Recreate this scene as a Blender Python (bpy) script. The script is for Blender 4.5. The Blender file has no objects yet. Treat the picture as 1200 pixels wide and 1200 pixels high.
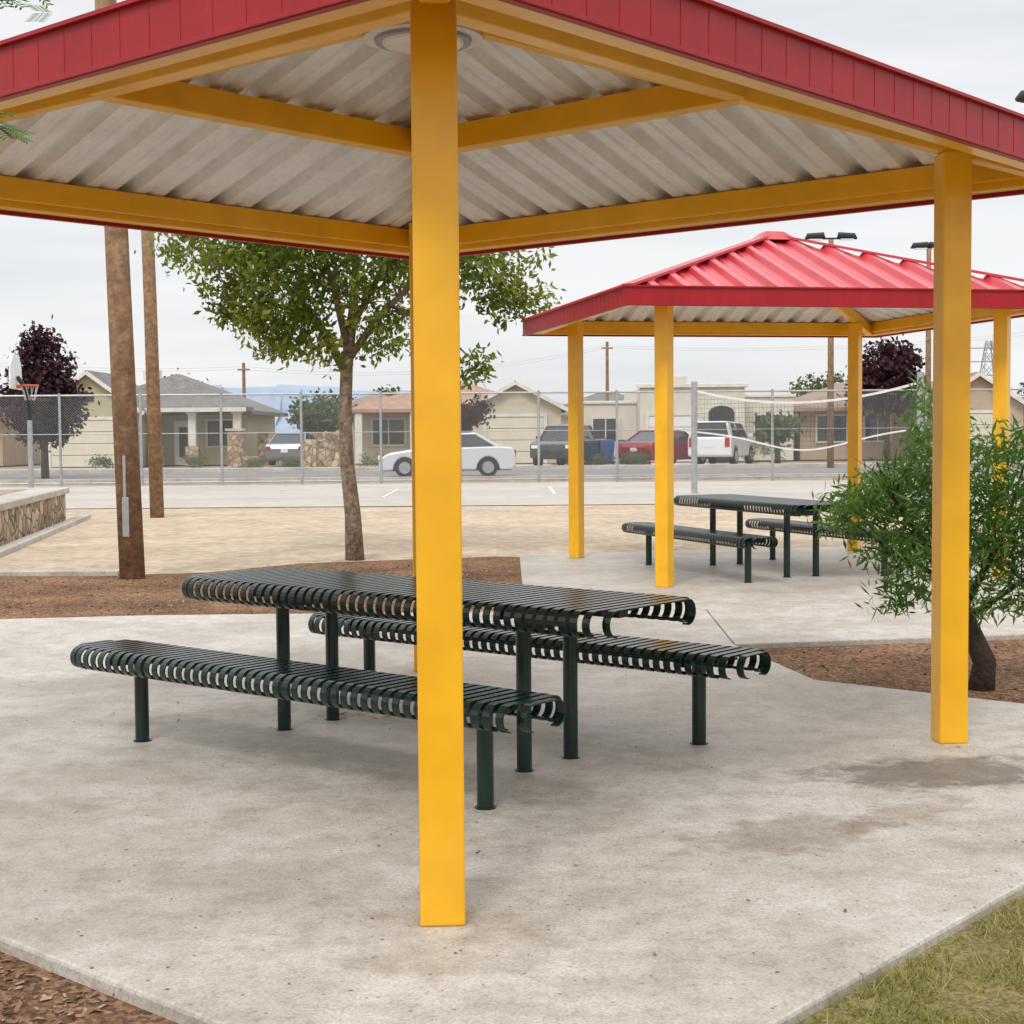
import bpy, bmesh, math, random
import numpy as np
from mathutils import Vector, Matrix, Euler
random.seed(7); rng=np.random.default_rng(7)
sc=bpy.context.scene
R=math.radians
# ------------------------------------------------------------------ materials
def newmat(name):
    m=bpy.data.materials.new(name); m.use_nodes=True
    nt=m.node_tree; b=nt.nodes['Principled BSDF']
    return m,nt,b
def N(nt,t,**k):
    n=nt.nodes.new(t)
    for a,v in k.items(): setattr(n,a,v)
    return n
def mat(name,c1,c2=None,rough=.6,scale=3.0,bump=0,bscale=40,coat=0,metal=0,fine=None,detail=4,spec=.5,chips=None):
    m,nt,b=newmat(name); L=nt.links.new
    c2=c2 or tuple(x*.8 for x in c1)
    tc=N(nt,'ShaderNodeTexCoord')
    n1=N(nt,'ShaderNodeTexNoise'); n1.inputs['Scale'].default_value=scale; n1.inputs['Detail'].default_value=detail; n1.inputs['Roughness'].default_value=.65
    L(tc.outputs['Object'],n1.inputs['Vector'])
    cr=N(nt,'ShaderNodeValToRGB'); cr.color_ramp.elements[0].position=.35; cr.color_ramp.elements[1].position=.65
    cr.color_ramp.elements[0].color=(*c2,1); cr.color_ramp.elements[1].color=(*c1,1)
    L(n1.outputs['Fac'],cr.inputs['Fac'])
    out=cr.outputs['Color']
    if fine:
        n2=N(nt,'ShaderNodeTexNoise'); n2.inputs['Scale'].default_value=fine[0]; n2.inputs['Detail'].default_value=2
        L(tc.outputs['Object'],n2.inputs['Vector'])
        mr=N(nt,'ShaderNodeMapRange'); mr.inputs['From Min'].default_value=.3; mr.inputs['From Max'].default_value=.7
        mr.inputs['To Min'].default_value=1-fine[1]; mr.inputs['To Max'].default_value=1+fine[1]
        L(n2.outputs['Fac'],mr.inputs['Value'])
        mx=N(nt,'ShaderNodeVectorMath',operation='SCALE'); L(out,mx.inputs[0]); L(mr.outputs['Result'],mx.inputs['Scale']); out=mx.outputs[0]
    if chips:
        v=N(nt,'ShaderNodeTexVoronoi'); v.inputs['Scale'].default_value=chips[0]; L(tc.outputs['Object'],v.inputs['Vector'])
        sp=N(nt,'ShaderNodeSeparateColor'); L(v.outputs['Color'],sp.inputs[0])
        mr=N(nt,'ShaderNodeMapRange'); mr.inputs['To Min'].default_value=1-chips[1]; mr.inputs['To Max'].default_value=1+chips[1]; L(sp.outputs[0],mr.inputs['Value'])
        mx=N(nt,'ShaderNodeVectorMath',operation='SCALE'); L(out,mx.inputs[0]); L(mr.outputs['Result'],mx.inputs['Scale']); out=mx.outputs[0]
    L(out,b.inputs['Base Color'])
    b.inputs['Roughness'].default_value=rough; b.inputs['Metallic'].default_value=metal
    b.inputs['Coat Weight'].default_value=coat; b.inputs['Coat Roughness'].default_value=.12
    b.inputs['Specular IOR Level'].default_value=spec
    if bump:
        n3=N(nt,'ShaderNodeTexNoise'); n3.inputs['Scale'].default_value=bscale; n3.inputs['Detail'].default_value=3
        L(tc.outputs['Object'],n3.inputs['Vector'])
        bp=N(nt,'ShaderNodeBump'); bp.inputs['Strength'].default_value=bump; bp.inputs['Distance'].default_value=.02
        L(n3.outputs['Fac'],bp.inputs['Height']); L(bp.outputs['Normal'],b.inputs['Normal'])
    return m
def leafmat(name,cols,trans=.35,nmix=.5):
    m,nt,b=newmat(name); L=nt.links.new
    g=N(nt,'ShaderNodeNewGeometry'); cr=N(nt,'ShaderNodeValToRGB')
    el=cr.color_ramp.elements
    while len(el)<len(cols): el.new(.5)
    for i,c in enumerate(cols):
        el[i].position=i/(len(cols)-1); el[i].color=(*c,1)
    tc=N(nt,'ShaderNodeTexCoord'); n1=N(nt,'ShaderNodeTexNoise'); n1.inputs['Scale'].default_value=1.6; n1.inputs['Detail'].default_value=1
    L(tc.outputs['Object'],n1.inputs['Vector'])
    mr=N(nt,'ShaderNodeMapRange'); mr.inputs['From Min'].default_value=.3; mr.inputs['From Max'].default_value=.7
    L(n1.outputs['Fac'],mr.inputs['Value'])
    mx=N(nt,'ShaderNodeMix'); mx.inputs[0].default_value=nmix
    L(g.outputs['Random Per Island'],mx.inputs[2]); L(mr.outputs['Result'],mx.inputs[3])
    L(mx.outputs[0],cr.inputs['Fac'])
    L(cr.outputs['Color'],b.inputs['Base Color']); b.inputs['Roughness'].default_value=.5
    b.inputs['Specular IOR Level'].default_value=.35
    if trans>0:
        tr=N(nt,'ShaderNodeBsdfTranslucent'); L(cr.outputs['Color'],tr.inputs['Color'])
        ms=N(nt,'ShaderNodeMixShader'); ms.inputs[0].default_value=trans
        L(b.outputs[0],ms.inputs[1]); L(tr.outputs[0],ms.inputs[2])
        L(ms.outputs[0],nt.nodes['Material Output'].inputs['Surface'])
    return m
M={}
M['yellow']=mat('yellow_paint',(.88,.455,.010),(.82,.415,.008),rough=.33,scale=2.5,coat=.15,fine=(5,.04))
M['red']=mat('red_metal',(.38,.012,.018),(.32,.010,.015),rough=.45,scale=3,coat=.0,fine=(50,.05),spec=.35)
M['redroof']=mat('red_roof_sky_sheen',(.58,.050,.065),(.48,.034,.048),rough=.38,scale=2,coat=.2)  # paler, pinker than the fascia: sky reflection put into the base colour
M['panel']=mat('galvanised_ceiling',(.86,.865,.86),(.74,.745,.745),rough=.4,scale=4,fine=(30,.04))
M['green']=mat('green_coating',(.0018,.021,.016),(.0013,.015,.012),rough=.2,scale=5,coat=.12,bump=.06,bscale=120,spec=.45)
M['steel']=mat('galvanised_steel',(.42,.43,.44),(.32,.33,.34),rough=.45,scale=8,metal=.4)
M['white']=mat('white_paint',(.78,.78,.76),(.68,.68,.66),rough=.4)
M['lamp']=mat('frosted_lens',(.82,.80,.72),(.75,.73,.65),rough=.3)
M['orange']=mat('orange_rim',(.75,.13,.03),rough=.4)
M['dark']=mat('dark_trim',(.02,.02,.022),rough=.5)
M['rubber']=mat('rubber',(.018,.018,.018),rough=.8)
M['glass']=mat('window_glass',(.03,.036,.042),(.02,.024,.028),rough=.08,spec=.8)
M['wood']=mat('pole_wood',(.32,.195,.11),(.20,.115,.066),rough=.85,scale=6,bump=.4,bscale=25,fine=(14,.28))
M['bark']=mat('bark',(.30,.22,.155),(.12,.085,.06),rough=.9,scale=12,bump=.8,bscale=30,fine=(25,.3))
M['darkbark']=mat('dark_bark',(.09,.06,.042),(.035,.024,.018),rough=.9,scale=14,bump=.8,bscale=40)
# ------------------------------------------------------------------ builder
class Part:
    def __init__(s,name,mat,bevel=0,smooth=False): s.n=name; s.m=mat; s.v=[]; s.f=[]; s.b=bevel; s.s=smooth
    def add(s,vs,fs):
        o=len(s.v); s.v+= [tuple(v) for v in vs]; s.f+=[tuple(i+o for i in f) for f in fs]; return s
    def box(s,cx,cy,cz,sx,sy,sz,rot=0):
        c,d=math.cos(rot),math.sin(rot); vs=[]
        for z in (-.5,.5):
            for x,y in ((-.5,-.5),(.5,-.5),(.5,.5),(-.5,.5)):
                X,Y=x*sx,y*sy; vs.append((cx+X*c-Y*d,cy+X*d+Y*c,cz+z*sz))
        return s.add(vs,[(3,2,1,0),(4,5,6,7),(0,1,5,4),(1,2,6,5),(2,3,7,6),(3,0,4,7)])
    def bx(s,x0,x1,y0,y1,z0,z1): return s.box((x0+x1)/2,(y0+y1)/2,(z0+z1)/2,x1-x0,y1-y0,z1-z0)
    def beam(s,p0,p1,w,h):
        p0=Vector(p0);p1=Vector(p1);d=(p1-p0).normalized()
        up=Vector((0,0,1)) if abs(d.z)<.95 else Vector((0,1,0))
        x=d.cross(up).normalized(); u=x.cross(d).normalized(); vs=[]
        for p in (p0,p1):
            for a,b in ((-.5,-.5),(.5,-.5),(.5,.5),(-.5,.5)): vs.append(p+x*a*w+u*b*h)
        return s.add(vs,[(3,2,1,0),(4,5,6,7),(0,1,5,4),(1,2,6,5),(2,3,7,6),(3,0,4,7)])
    def tube(s,pts,rad,n=10,cap=True):
        pts=[Vector(p) for p in pts]
        if not hasattr(rad,'__len__'): rad=[rad]*len(pts)
        vs=[];fs=[];prev=None
        for i,p in enumerate(pts):
            d=(pts[min(i+1,len(pts)-1)]-pts[max(i-1,0)]).normalized()
            a=prev if prev is not None else (Vector((1,0,0)) if abs(d.x)<.9 else Vector((0,1,0)))
            x=(a-d*a.dot(d)).normalized(); prev=x; y=d.cross(x)
            for k in range(n):
                t=2*math.pi*k/n; vs.append(p+(x*math.cos(t)+y*math.sin(t))*rad[i])
        for i in range(len(pts)-1):
            for k in range(n):
                a=i*n+k;b=i*n+(k+1)%n; fs.append((a,b,b+n,a+n))
        if cap: fs.append(tuple(range(n))[::-1]); fs.append(tuple(range((len(pts)-1)*n,len(pts)*n)))
        return s.add(vs,fs)
    def prism(s,poly,z0,z1):
        n=len(poly); vs=[(x,y,z0) for x,y in poly]+[(x,y,z1) for x,y in poly]
        fs=[tuple(range(n))[::-1],tuple(range(n,2*n))]+[(i,(i+1)%n,(i+1)%n+n,i+n) for i in range(n)]
        return s.add(vs,fs)
    def xz(s,poly,y0,y1):
        n=len(poly); vs=[(x,y0,z) for x,z in poly]+[(x,y1,z) for x,z in poly]
        fs=[tuple(range(n)),tuple(range(n,2*n))[::-1]]+[(i,i+n,(i+1)%n+n,(i+1)%n) for i in range(n)]
        return s.add(vs,fs)
    def yz(s,poly,x0,x1):
        n=len(poly); vs=[(x0,y,z) for y,z in poly]+[(x1,y,z) for y,z in poly]
        fs=[tuple(range(n))[::-1],tuple(range(n,2*n))]+[(i,(i+1)%n,(i+1)%n+n,i+n) for i in range(n)]
        return s.add(vs,fs)
    def make(s,name=None):
        me=bpy.data.meshes.new(name or s.n); me.from_pydata(s.v,[],s.f); me.materials.append(s.m)
        me.validate()
        bm=bmesh.new(); bm.from_mesh(me)
        if len(s.f)<9000: bmesh.ops.recalc_face_normals(bm,faces=bm.faces)
        bm.to_mesh(me); bm.free()
        if s.s:
            for p in me.polygons: p.use_smooth=True
        o=bpy.data.objects.new(name or s.n,me); sc.collection.objects.link(o)
        if s.b:
            b=o.modifiers.new('bevel','BEVEL'); b.width=s.b; b.segments=2; b.limit_method='ANGLE'; b.angle_limit=R(35)
        return o
class Thing:
    def __init__(s,name,loc=(0,0,0),rot=0): s.n=name; s.p=[]; s.l=loc; s.r=rot
    def part(s,name,m,bevel=0,smooth=False):
        p=Part(name,M[m] if isinstance(m,str) else m,bevel,smooth); s.p.append(p); return p
    def done(s):
        ps=[p for p in s.p if p.v]
        if len(ps)==1:
            o=ps[0].make(s.n); o.location=s.l; o.rotation_euler=(0,0,s.r); return o
        e=bpy.data.objects.new(s.n,None); sc.collection.objects.link(e); e.location=s.l; e.rotation_euler=(0,0,s.r); e.empty_display_size=.3
        for p in ps: o=p.make(); o.parent=e
        return e
def sheet(name,poly,z,m):
    me=bpy.data.meshes.new(name); me.from_pydata([(x,y,z) for x,y in poly],[],[tuple(range(len(poly)))])
    me.materials.append(m); o=bpy.data.objects.new(name,me); sc.collection.objects.link(o); return o
# ------------------------------------------------------------------ camera
cam=bpy.data.cameras.new('camera'); co=bpy.data.objects.new('camera',cam); sc.collection.objects.link(co)
cam.sensor_width=36; cam.lens=54; cam.clip_end=9000; cam.clip_start=.05
co.matrix_world=Matrix.Translation((0,0,1.5))@Matrix.Rotation(R(90-3.02),4,'X')@Matrix.Rotation(R(-.45),4,'Z')
sc.camera=co
# ------------------------------------------------------------------ world (bright overcast)
w=bpy.data.worlds.new('World'); sc.world=w; w.use_nodes=True; nt=w.node_tree; L=nt.links.new
S=Vector((-.28,-.85,1.0)).normalized()
bg=nt.nodes['Background']; sky=N(nt,'ShaderNodeTexSky'); sky.sky_type='NISHITA'; sky.sun_disc=False
sky.sun_elevation=math.asin(S.z); sky.sun_rotation=math.atan2(S.x,S.y); L(sky.outputs[0],bg.inputs[0]); bg.inputs[1].default_value=.12
tc=N(nt,'ShaderNodeTexCoord'); mp=N(nt,'ShaderNodeMapping'); mp.inputs['Scale'].default_value=(1.2,1.2,9)
n1=N(nt,'ShaderNodeTexNoise'); n1.inputs['Scale'].default_value=1.9; n1.inputs['Detail'].default_value=5; n1.inputs['Roughness'].default_value=.5
L(tc.outputs['Generated'],mp.inputs[0]); L(mp.outputs[0],n1.inputs['Vector'])
cr=N(nt,'ShaderNodeValToRGB'); cr.color_ramp.elements[0].position=.33; cr.color_ramp.elements[1].position=.58
cr.color_ramp.elements[0].color=(.76,.78,.82,1); cr.color_ramp.elements[1].color=(.95,.95,.955,1)
L(n1.outputs['Fac'],cr.inputs[0])
sp=N(nt,'ShaderNodeSeparateXYZ'); L(tc.outputs['Generated'],sp.inputs[0])
mr=N(nt,'ShaderNodeMapRange'); mr.inputs['From Min'].default_value=.27; mr.inputs['From Max'].default_value=.75; mr.inputs['To Min'].default_value=1.0; mr.inputs['To Max'].default_value=1.9; L(sp.outputs['Z'],mr.inputs['Value'])
bg2=N(nt,'ShaderNodeBackground'); L(cr.outputs[0],bg2.inputs[0]); L(mr.outputs[0],bg2.inputs[1])
mxs=N(nt,'ShaderNodeMixShader'); mxs.inputs[0].default_value=.90
L(bg.outputs[0],mxs.inputs[1]); L(bg2.outputs[0],mxs.inputs[2]); L(mxs.outputs[0],nt.nodes['World Output'].inputs[0])
sl=bpy.data.lights.new('sun','SUN'); sl.energy=1.5; sl.angle=R(14); sl.color=(1,.965,.91)
so=bpy.data.objects.new('sun',sl); sc.collection.objects.link(so); so.rotation_euler=S.to_track_quat('Z','Y').to_euler()
sc.view_settings.view_transform='Standard'; sc.view_settings.look='None'; sc.view_settings.exposure=0
# ------------------------------------------------------------------ stained concrete, with shade painted under the table
def concrete(name,stains_and_shade=(),k=1.0):
    m,nt,b=newmat(name); L=nt.links.new
    g=N(nt,'ShaderNodeNewGeometry')
    def noise(sc_,d=5,r=.6):
        n=N(nt,'ShaderNodeTexNoise'); n.inputs['Scale'].default_value=sc_; n.inputs['Detail'].default_value=d; n.inputs['Roughness'].default_value=r
        L(g.outputs['Position'],n.inputs['Vector']); return n.outputs['Fac']
    def ramp(f,p0,c0,p1,c1):
        c=N(nt,'ShaderNodeValToRGB'); e=c.color_ramp.elements; e[0].position=p0;e[0].color=(*c0,1);e[1].position=p1;e[1].color=(*c1,1); L(f,c.inputs[0]); return c.outputs[0]
    def mul(a,b_,f=1):
        x=N(nt,'ShaderNodeMix',data_type='RGBA',blend_type='MULTIPLY'); x.inputs[0].default_value=f; L(a,x.inputs[6]); L(b_,x.inputs[7]); return x.outputs[2]
    col=ramp(noise(.9,6,.65),.38,(.47*k,.425*k,.37*k),.60,(.61*k,.575*k,.53*k))
    nb=noise(6,5,.7)
    col=mul(col,ramp(nb,.32,(.76,.735,.69),.58,(1,1,1)))
    nf=noise(90,2)
    col=mul(col,ramp(nf,.3,(.76,.75,.72),.6,(1.05,1.05,1.05)))
    col=mul(col,ramp(noise(28,3,.7),.3,(.82,.80,.77),.5,(1,1,1)))
    v=N(nt,'ShaderNodeTexVoronoi'); v.inputs['Scale'].default_value=11; L(g.outputs['Position'],v.inputs['Vector'])
    col=mul(col,ramp(v.outputs['Distance'],.04,(.35,.27,.20),.095,(1,1,1)),.75)
    v=N(nt,'ShaderNodeTexVoronoi'); v.inputs['Scale'].default_value=34; L(g.outputs['Position'],v.inputs['Vector'])
    col=mul(col,ramp(v.outputs['Distance'],.05,(.55,.46,.37),.15,(1,1,1)),.65)
    for (cx,cy,rx,ry,rot,strength,tint) in stains_and_shade:
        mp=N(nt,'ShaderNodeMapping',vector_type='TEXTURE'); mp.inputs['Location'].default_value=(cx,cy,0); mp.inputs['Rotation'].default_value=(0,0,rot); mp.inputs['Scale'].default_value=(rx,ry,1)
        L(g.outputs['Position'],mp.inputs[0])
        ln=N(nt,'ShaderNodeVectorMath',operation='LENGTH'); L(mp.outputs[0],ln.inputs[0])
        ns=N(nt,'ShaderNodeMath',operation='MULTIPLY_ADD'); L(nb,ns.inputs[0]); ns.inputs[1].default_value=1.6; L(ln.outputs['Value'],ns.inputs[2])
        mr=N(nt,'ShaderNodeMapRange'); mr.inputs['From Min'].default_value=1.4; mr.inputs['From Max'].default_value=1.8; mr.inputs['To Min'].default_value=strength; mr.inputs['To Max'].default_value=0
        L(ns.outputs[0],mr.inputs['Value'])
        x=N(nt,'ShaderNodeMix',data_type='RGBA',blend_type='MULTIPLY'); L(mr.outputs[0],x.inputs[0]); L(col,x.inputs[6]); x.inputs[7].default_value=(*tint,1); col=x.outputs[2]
    L(col,b.inputs['Base Color'])
    rr=N(nt,'ShaderNodeMapRange'); rr.inputs['To Min'].default_value=.4; rr.inputs['To Max'].default_value=.75; L(nb,rr.inputs['Value']); L(rr.outputs[0],b.inputs['Roughness'])
    bp=N(nt,'ShaderNodeBump'); bp.inputs['Strength'].default_value=.25; bp.inputs['Distance'].default_value=.006; L(nf,bp.inputs['Height']); L(bp.outputs[0],b.inputs['Normal'])
    return m
M['conc']=concrete('concrete',[(1.85,6.62,.66,.34,.15,1,(.46,.44,.41)),(1.02,5.62,.5,.26,.5,.75,(.66,.61,.55)),(-.15,4.35,.4,.22,.2,.35,(.76,.70,.62)),(-.5,7.3,1.9,.9,-.68,.5,(.82,.80,.78)),(-2.2,6.0,.9,.2,.4,.5,(.80,.74,.66)),(1.5,5.9,.5,.12,.7,.6,(.70,.64,.56))])  # table-aligned patch is its shadow painted in; the others are stain marks
M['conc2']=concrete('weathered_concrete',k=1.0)
M['mulch']=mat('bark_mulch',(.29,.165,.095),(.15,.085,.052),rough=.95,scale=1.2,bump=1,bscale=45,fine=(40,.4),spec=.1,chips=(45,.45))
M['sand']=mat('sand',(.53,.43,.32),(.43,.34,.25),rough=.95,scale=.8,bump=.6,bscale=14,fine=(7,.16),spec=.1,chips=(9,.10))
M['dirt']=mat('desert_dirt',(.42,.34,.25),(.33,.26,.19),rough=.95,scale=.15,bump=.4,bscale=4,fine=(2,.15),spec=.1)
M['court']=mat('court_surface',(.50,.46,.405),(.42,.385,.34),rough=.85,scale=.3,fine=(3,.07),spec=.2)
M['asph']=mat('asphalt',(.25,.24,.23),(.20,.19,.18),rough=.9,scale=.4,fine=(6,.12),spec=.2)
M['soil']=mat('grassy_soil',(.27,.21,.10),(.17,.15,.06),rough=.95,scale=3,bump=.8,bscale=60,fine=(70,.4),spec=.1)
# ------------------------------------------------------------------ ground
sheet('ground',[(-6000,-500),(6000,-500),(6000,8000),(-6000,8000)],-.06,M['dirt'])
sheet('mulch_bed',[(-24,-4),(24,-4),(24,15.2),(6,15.9),(-.2,18.9),(-2.5,18.1),(-3.4,17.0),(-4.5,16.75),(-24,16.6)],-.044,M['mulch'])
sheet('sand_area',[(-24,16.3),(-4.5,16.5),(-2.4,17.0),(-.6,17.5),(6,15.6),(24,15),(24,32),(-24,32)],-.050,M['sand'])
sheet('sport_court',[(-30,31.8),(34,31.8),(34,45.6),(-30,45.6)],-.036,M['court'])
for i,(x0,x1,y0,y1) in enumerate([(-12,-3,36,36.07),(-12,-11.93,36.07,41),(-3.07,-3,36.07,41),(-12,-3,41,41.07),(1,12,37,37.07),(1,1.07,37.07,42),(1,12,42,42.07),(-20,-13,34.5,34.57)]):
    sheet('court_line',[(x0,y0),(x1,y0),(x1,y1),(x0,y1)],-.030,M['white'])
sheet('street',[(-120,48),(120,48),(120,61),(-120,61)],-.04,M['asph'])
p=Thing('street_kerb'); k=p.part('kerb','conc2'); k.bx(-120,120,47.6,48,-.06,.1); k.bx(-120,120,61,61.4,-.06,.1); k.bx(-120,120,61.4,63,-.06,.08); p.done()
Mc=Vector((-.39,7.13)); A1=.067-math.pi/4
def rot2(x,y,a,c): return (c[0]+x*math.cos(a)-y*math.sin(a), c[1]+x*math.sin(a)+y*math.cos(a))
def e(x,y): return rot2(x,y,A1,Mc)
SY=-2.72
slab=[e(x,y) for x,y in ((-3.2,SY),(2.97,SY),(2.97,2.95),(-3.2,2.95))]
p=Thing('concrete_slab'); s=p.part('slab','conc',bevel=.012); s.prism(slab,-.09,0); p.done()
c2=Vector((2.83,16.75)); A2=.2
p=Thing('walkway'); s=p.part('paving','conc2',bevel=.01)
s.prism([(-14,7.6),e(-3.206,-2.7),e(-3.206,2.956),(-1.0,12.75),(-3.0,12.7),(-5.2,12.35),(-14,12.0)],-.09,-.004)
s.prism([(-.985,12.75),e(-3.19,2.956),e(.35,2.956),(1.55,10.72),(1.62,12.85)],-.09,-.005)
s.prism([(1.63,12.85),(1.56,10.72),(3.6,11.1),(9,11.6),(9,12.85)],-.09,-.004)
sl2=[rot2(x,y,A2,c2) for x,y in ((-2.3,-2.9),(2.9,-2.9),(2.9,2.45),(-2.3,2.45))]
s.prism([(.1,12.86),(9,12.86),(9,17.5),sl2[2],sl2[3]],-.09,-.003)
p.done()
p=Thing('edging_kerb'); s=p.part('kerb','conc2',bevel=.01); s.beam((-14,17.0,-.03),(-4.3,16.75,-.03),.08,.08); s.beam((-6.45,18.5,-.03),(-7.9,28.4,-.03),.2,.1); p.done()
def stonemat():
    m,nt,b=newmat('rubble_stone'); L=nt.links.new
    tc=N(nt,'ShaderNodeTexCoord'); v=N(nt,'ShaderNodeTexVoronoi',feature='DISTANCE_TO_EDGE'); v.inputs['Scale'].default_value=4.0; L(tc.outputs['Object'],v.inputs['Vector'])
    v2=N(nt,'ShaderNodeTexVoronoi'); v2.inputs['Scale'].default_value=4.0; L(tc.outputs['Object'],v2.inputs['Vector'])
    c=N(nt,'ShaderNodeValToRGB'); c.color_ramp.elements[0].color=(.25,.15,.08,1); c.color_ramp.elements[1].color=(.62,.50,.36,1); L(v2.outputs['Color'],c.inputs[0])
    c3=N(nt,'ShaderNodeValToRGB'); c3.color_ramp.elements[0].position=.02; c3.color_ramp.elements[0].color=(.25,.23,.2,1); c3.color_ramp.elements[1].position=.08; c3.color_ramp.elements[1].color=(1,1,1,1); L(v.outputs['Distance'],c3.inputs[0])
    x=N(nt,'ShaderNodeMix',data_type='RGBA',blend_type='MULTIPLY'); x.inputs[0].default_value=1; L(c.outputs[0],x.inputs[6]); L(c3.outputs[0],x.inputs[7]); L(x.outputs[2],b.inputs['Base Color']); b.inputs['Roughness'].default_value=.9
    bp=N(nt,'ShaderNodeBump'); bp.inputs['Distance'].default_value=.05; L(v.outputs['Distance'],bp.inputs['Height']); L(bp.outputs[0],b.inputs['Normal'])
    return m
M['stone']=stonemat()
p=Thing('stone_retaining_wall'); s=p.part('stones','stone'); s.prism([(-6.75,18.5),(-8.0,27.5),(-16,27.5),(-16,27.1),(-8.35,27.1),(-7.15,18.5)],-.06,.44)
s=p.part('cap','conc2',bevel=.015); s.prism([(-6.68,18.4),(-7.95,27.6),(-16,27.6),(-16,27.0),(-8.45,27.0),(-7.25,18.4)],.443,.55)
s=p.part('fill','sand'); s.prism([(-7.2,18.5),(-8.4,27.05),(-16,27.05),(-16,18.5)],-.05,.3); p.done()
# ------------------------------------------------------------------ pavilion
E=2.245; ZE=2.775; AP=3.545; SL=(AP-ZE)/E; HS=SL*.70711
def pavilion(loc,rot):
    t=Thing('picnic_pavilion',loc,rot)
    def roofpart(pt,dz):
        pitch=.305; xs=[]; k=-8
        while k<=8:
            c=k*pitch+pitch/2
            for dx,h in ((-.060,0),(-.034,.05),(.034,.05),(.060,0),(pitch/2-.03,0),(pitch/2-.012,.010),(pitch/2+.012,.010),(pitch/2+.03,0)): xs.append((c+dx,h))
            k+=1
        xs=[a for a in xs if -E<a[0]<E]; xs=[(-E,0)]+xs+[(E,0)]
        if not any(abs(a[0])<1e-6 for a in xs): xs.append((0,.010)); xs.sort()
        for q in range(4):
            a=q*math.pi/2; vs=[];fs=[]
            for x,h in xs:
                l=abs(x)
                for y,z in ((-E,ZE+h+dz),(-l,ZE+SL*(E-l)+h+dz)):
                    vs.append((x*math.cos(a)-y*math.sin(a),x*math.sin(a)+y*math.cos(a),z))
            for i in range(len(xs)-1): fs.append((2*i,2*i+2,2*i+3,2*i+1))
            pt.add(vs,fs)
    r=t.part('roof_sheet','redroof'); roofpart(r,0)
    r=t.part('ceiling_sheet','panel'); roofpart(r,-.008)
    r=t.part('fascia','red',bevel=.003)
    g=E+.012; z0,z1=2.638,2.81
    r.bx(-g-.02,g+.02,-g-.02,-g+.01,z0,z1); r.bx(-g-.02,g+.02,g-.01,g+.02,z0,z1)
    r.bx(-g-.02,-g+.01,-g+.012,g-.012,z0,z1); r.bx(g-.01,g+.02,-g+.012,g-.012,z0,z1)
    for a in range(4):
        c,s_=math.cos(a*math.pi/2),math.sin(a*math.pi/2)
        def P(x,y,z): return (x*c-y*s_,x*s_+y*c,z)
        r.beam(P(-g-.03,-g-.024,z1+.004),P(g+.018,-g-.024,z1+.004),.030,.014)
        r.beam(P(-g-.024,-g-.0235,z0+.010),P(g+.016,-g-.0235,z0+.010),.012,.014)
        for i in range(-14,15): r.beam(P(i*.1525,-g-.0205,z0+.02),P(i*.1525,-g-.0205,z1-.006),.003,.002)
    r=t.part('hip_caps','redroof')
    for sx,sy in ((1,1),(1,-1),(-1,1),(-1,-1)):
        r.beam((sx*(E+.01),sy*(E+.01),ZE+.05),(sx*.05,sy*.05,AP+.04),.12,.025)
    r.add([(-.22,-.22,AP-.02),(.22,-.22,AP-.02),(.22,.22,AP-.02),(-.22,.22,AP-.02),(-.1,-.1,AP+.08),(.1,-.1,AP+.08),(.1,.1,AP+.08),(-.1,.1,AP+.08)],[(0,1,5,4),(1,2,6,5),(2,3,7,6),(3,0,4,7),(4,5,6,7)])
    b=t.part('perimeter_beams','yellow',bevel=.008)
    h=2.225; z0,z1=2.655,2.80
    z1=2.772
    b.bx(-h,h,-h,-h+.1,z0,z1); b.bx(-h,h,h-.1,h,z0,z1); b.bx(-h,-h+.1,-h+.103,h-.103,z0,z1); b.bx(h-.1,h,-h+.103,h-.103,z0,z1)
    h=2.12; z0,z1=2.69,2.808   # inner roof angle, butting the beam's inner face
    h2=2.123
    b.bx(-h2,h2,-h2,-h2+.03,z0,z1); b.bx(-h2,h2,h2-.03,h2,z0,z1); b.bx(-h2,-h2+.03,-h2+.032,h2-.032,z0,z1); b.bx(h2-.03,h2,-h2+.032,h2-.032,z0,z1)
    b=t.part('ring_beams','yellow',bevel=.008); h=1.047; z0,z1=3.018,3.155
    b.bx(-h-.04,h+.04,-h-.05,-h+.05,z0,z1); b.bx(-h-.04,h+.04,h-.05,h+.05,z0,z1); b.bx(-h-.05,-h+.05,-h+.053,h-.053,z0+.002,z1); b.bx(h-.05,h+.05,-h+.053,h-.053,z0+.002,z1)
    b=t.part('hip_rafters','yellow',bevel=.008)
    for sx,sy in ((1,1),(1,-1),(-1,1),(-1,-1)):
        q=.7071; r0,r1=.12,3.0
        b.beam((sx*q*r1,sy*q*r1,AP-.05-HS*r1-.06),(sx*q*r0,sy*q*r0,AP-.05-HS*r0-.06),.09,.12)
    ps=t.part('posts','yellow',bevel=.007)
    for sx,sy in ((1,1),(1,-1),(-1,1),(-1,-1)):
        ps.box(sx*1.755,sy*1.755,1.392,.137,.137,2.784,math.pi/4)
    l=t.part('lamp_housing','white'); l.tube([(0,0,3.37),(0,0,3.315),(0,0,3.29)],[.11,.265,.275],n=32); l.tube([(0,0,3.50),(0,0,3.37)],.05)
    l=t.part('lamp_trim','steel'); l.tube([(0,0,3.295),(0,0,3.275)],[.225,.22],n=32)
    l=t.part('lamp_lens','lamp'); l.tube([(0,0,3.276),(0,0,3.265),(0,0,3.255)],[.19,.18,.12],n=32)
    return t.done()
pavilion((Mc.x,Mc.y,0),A1)
pavilion((c2.x,c2.y,-.003),A2)
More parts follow.
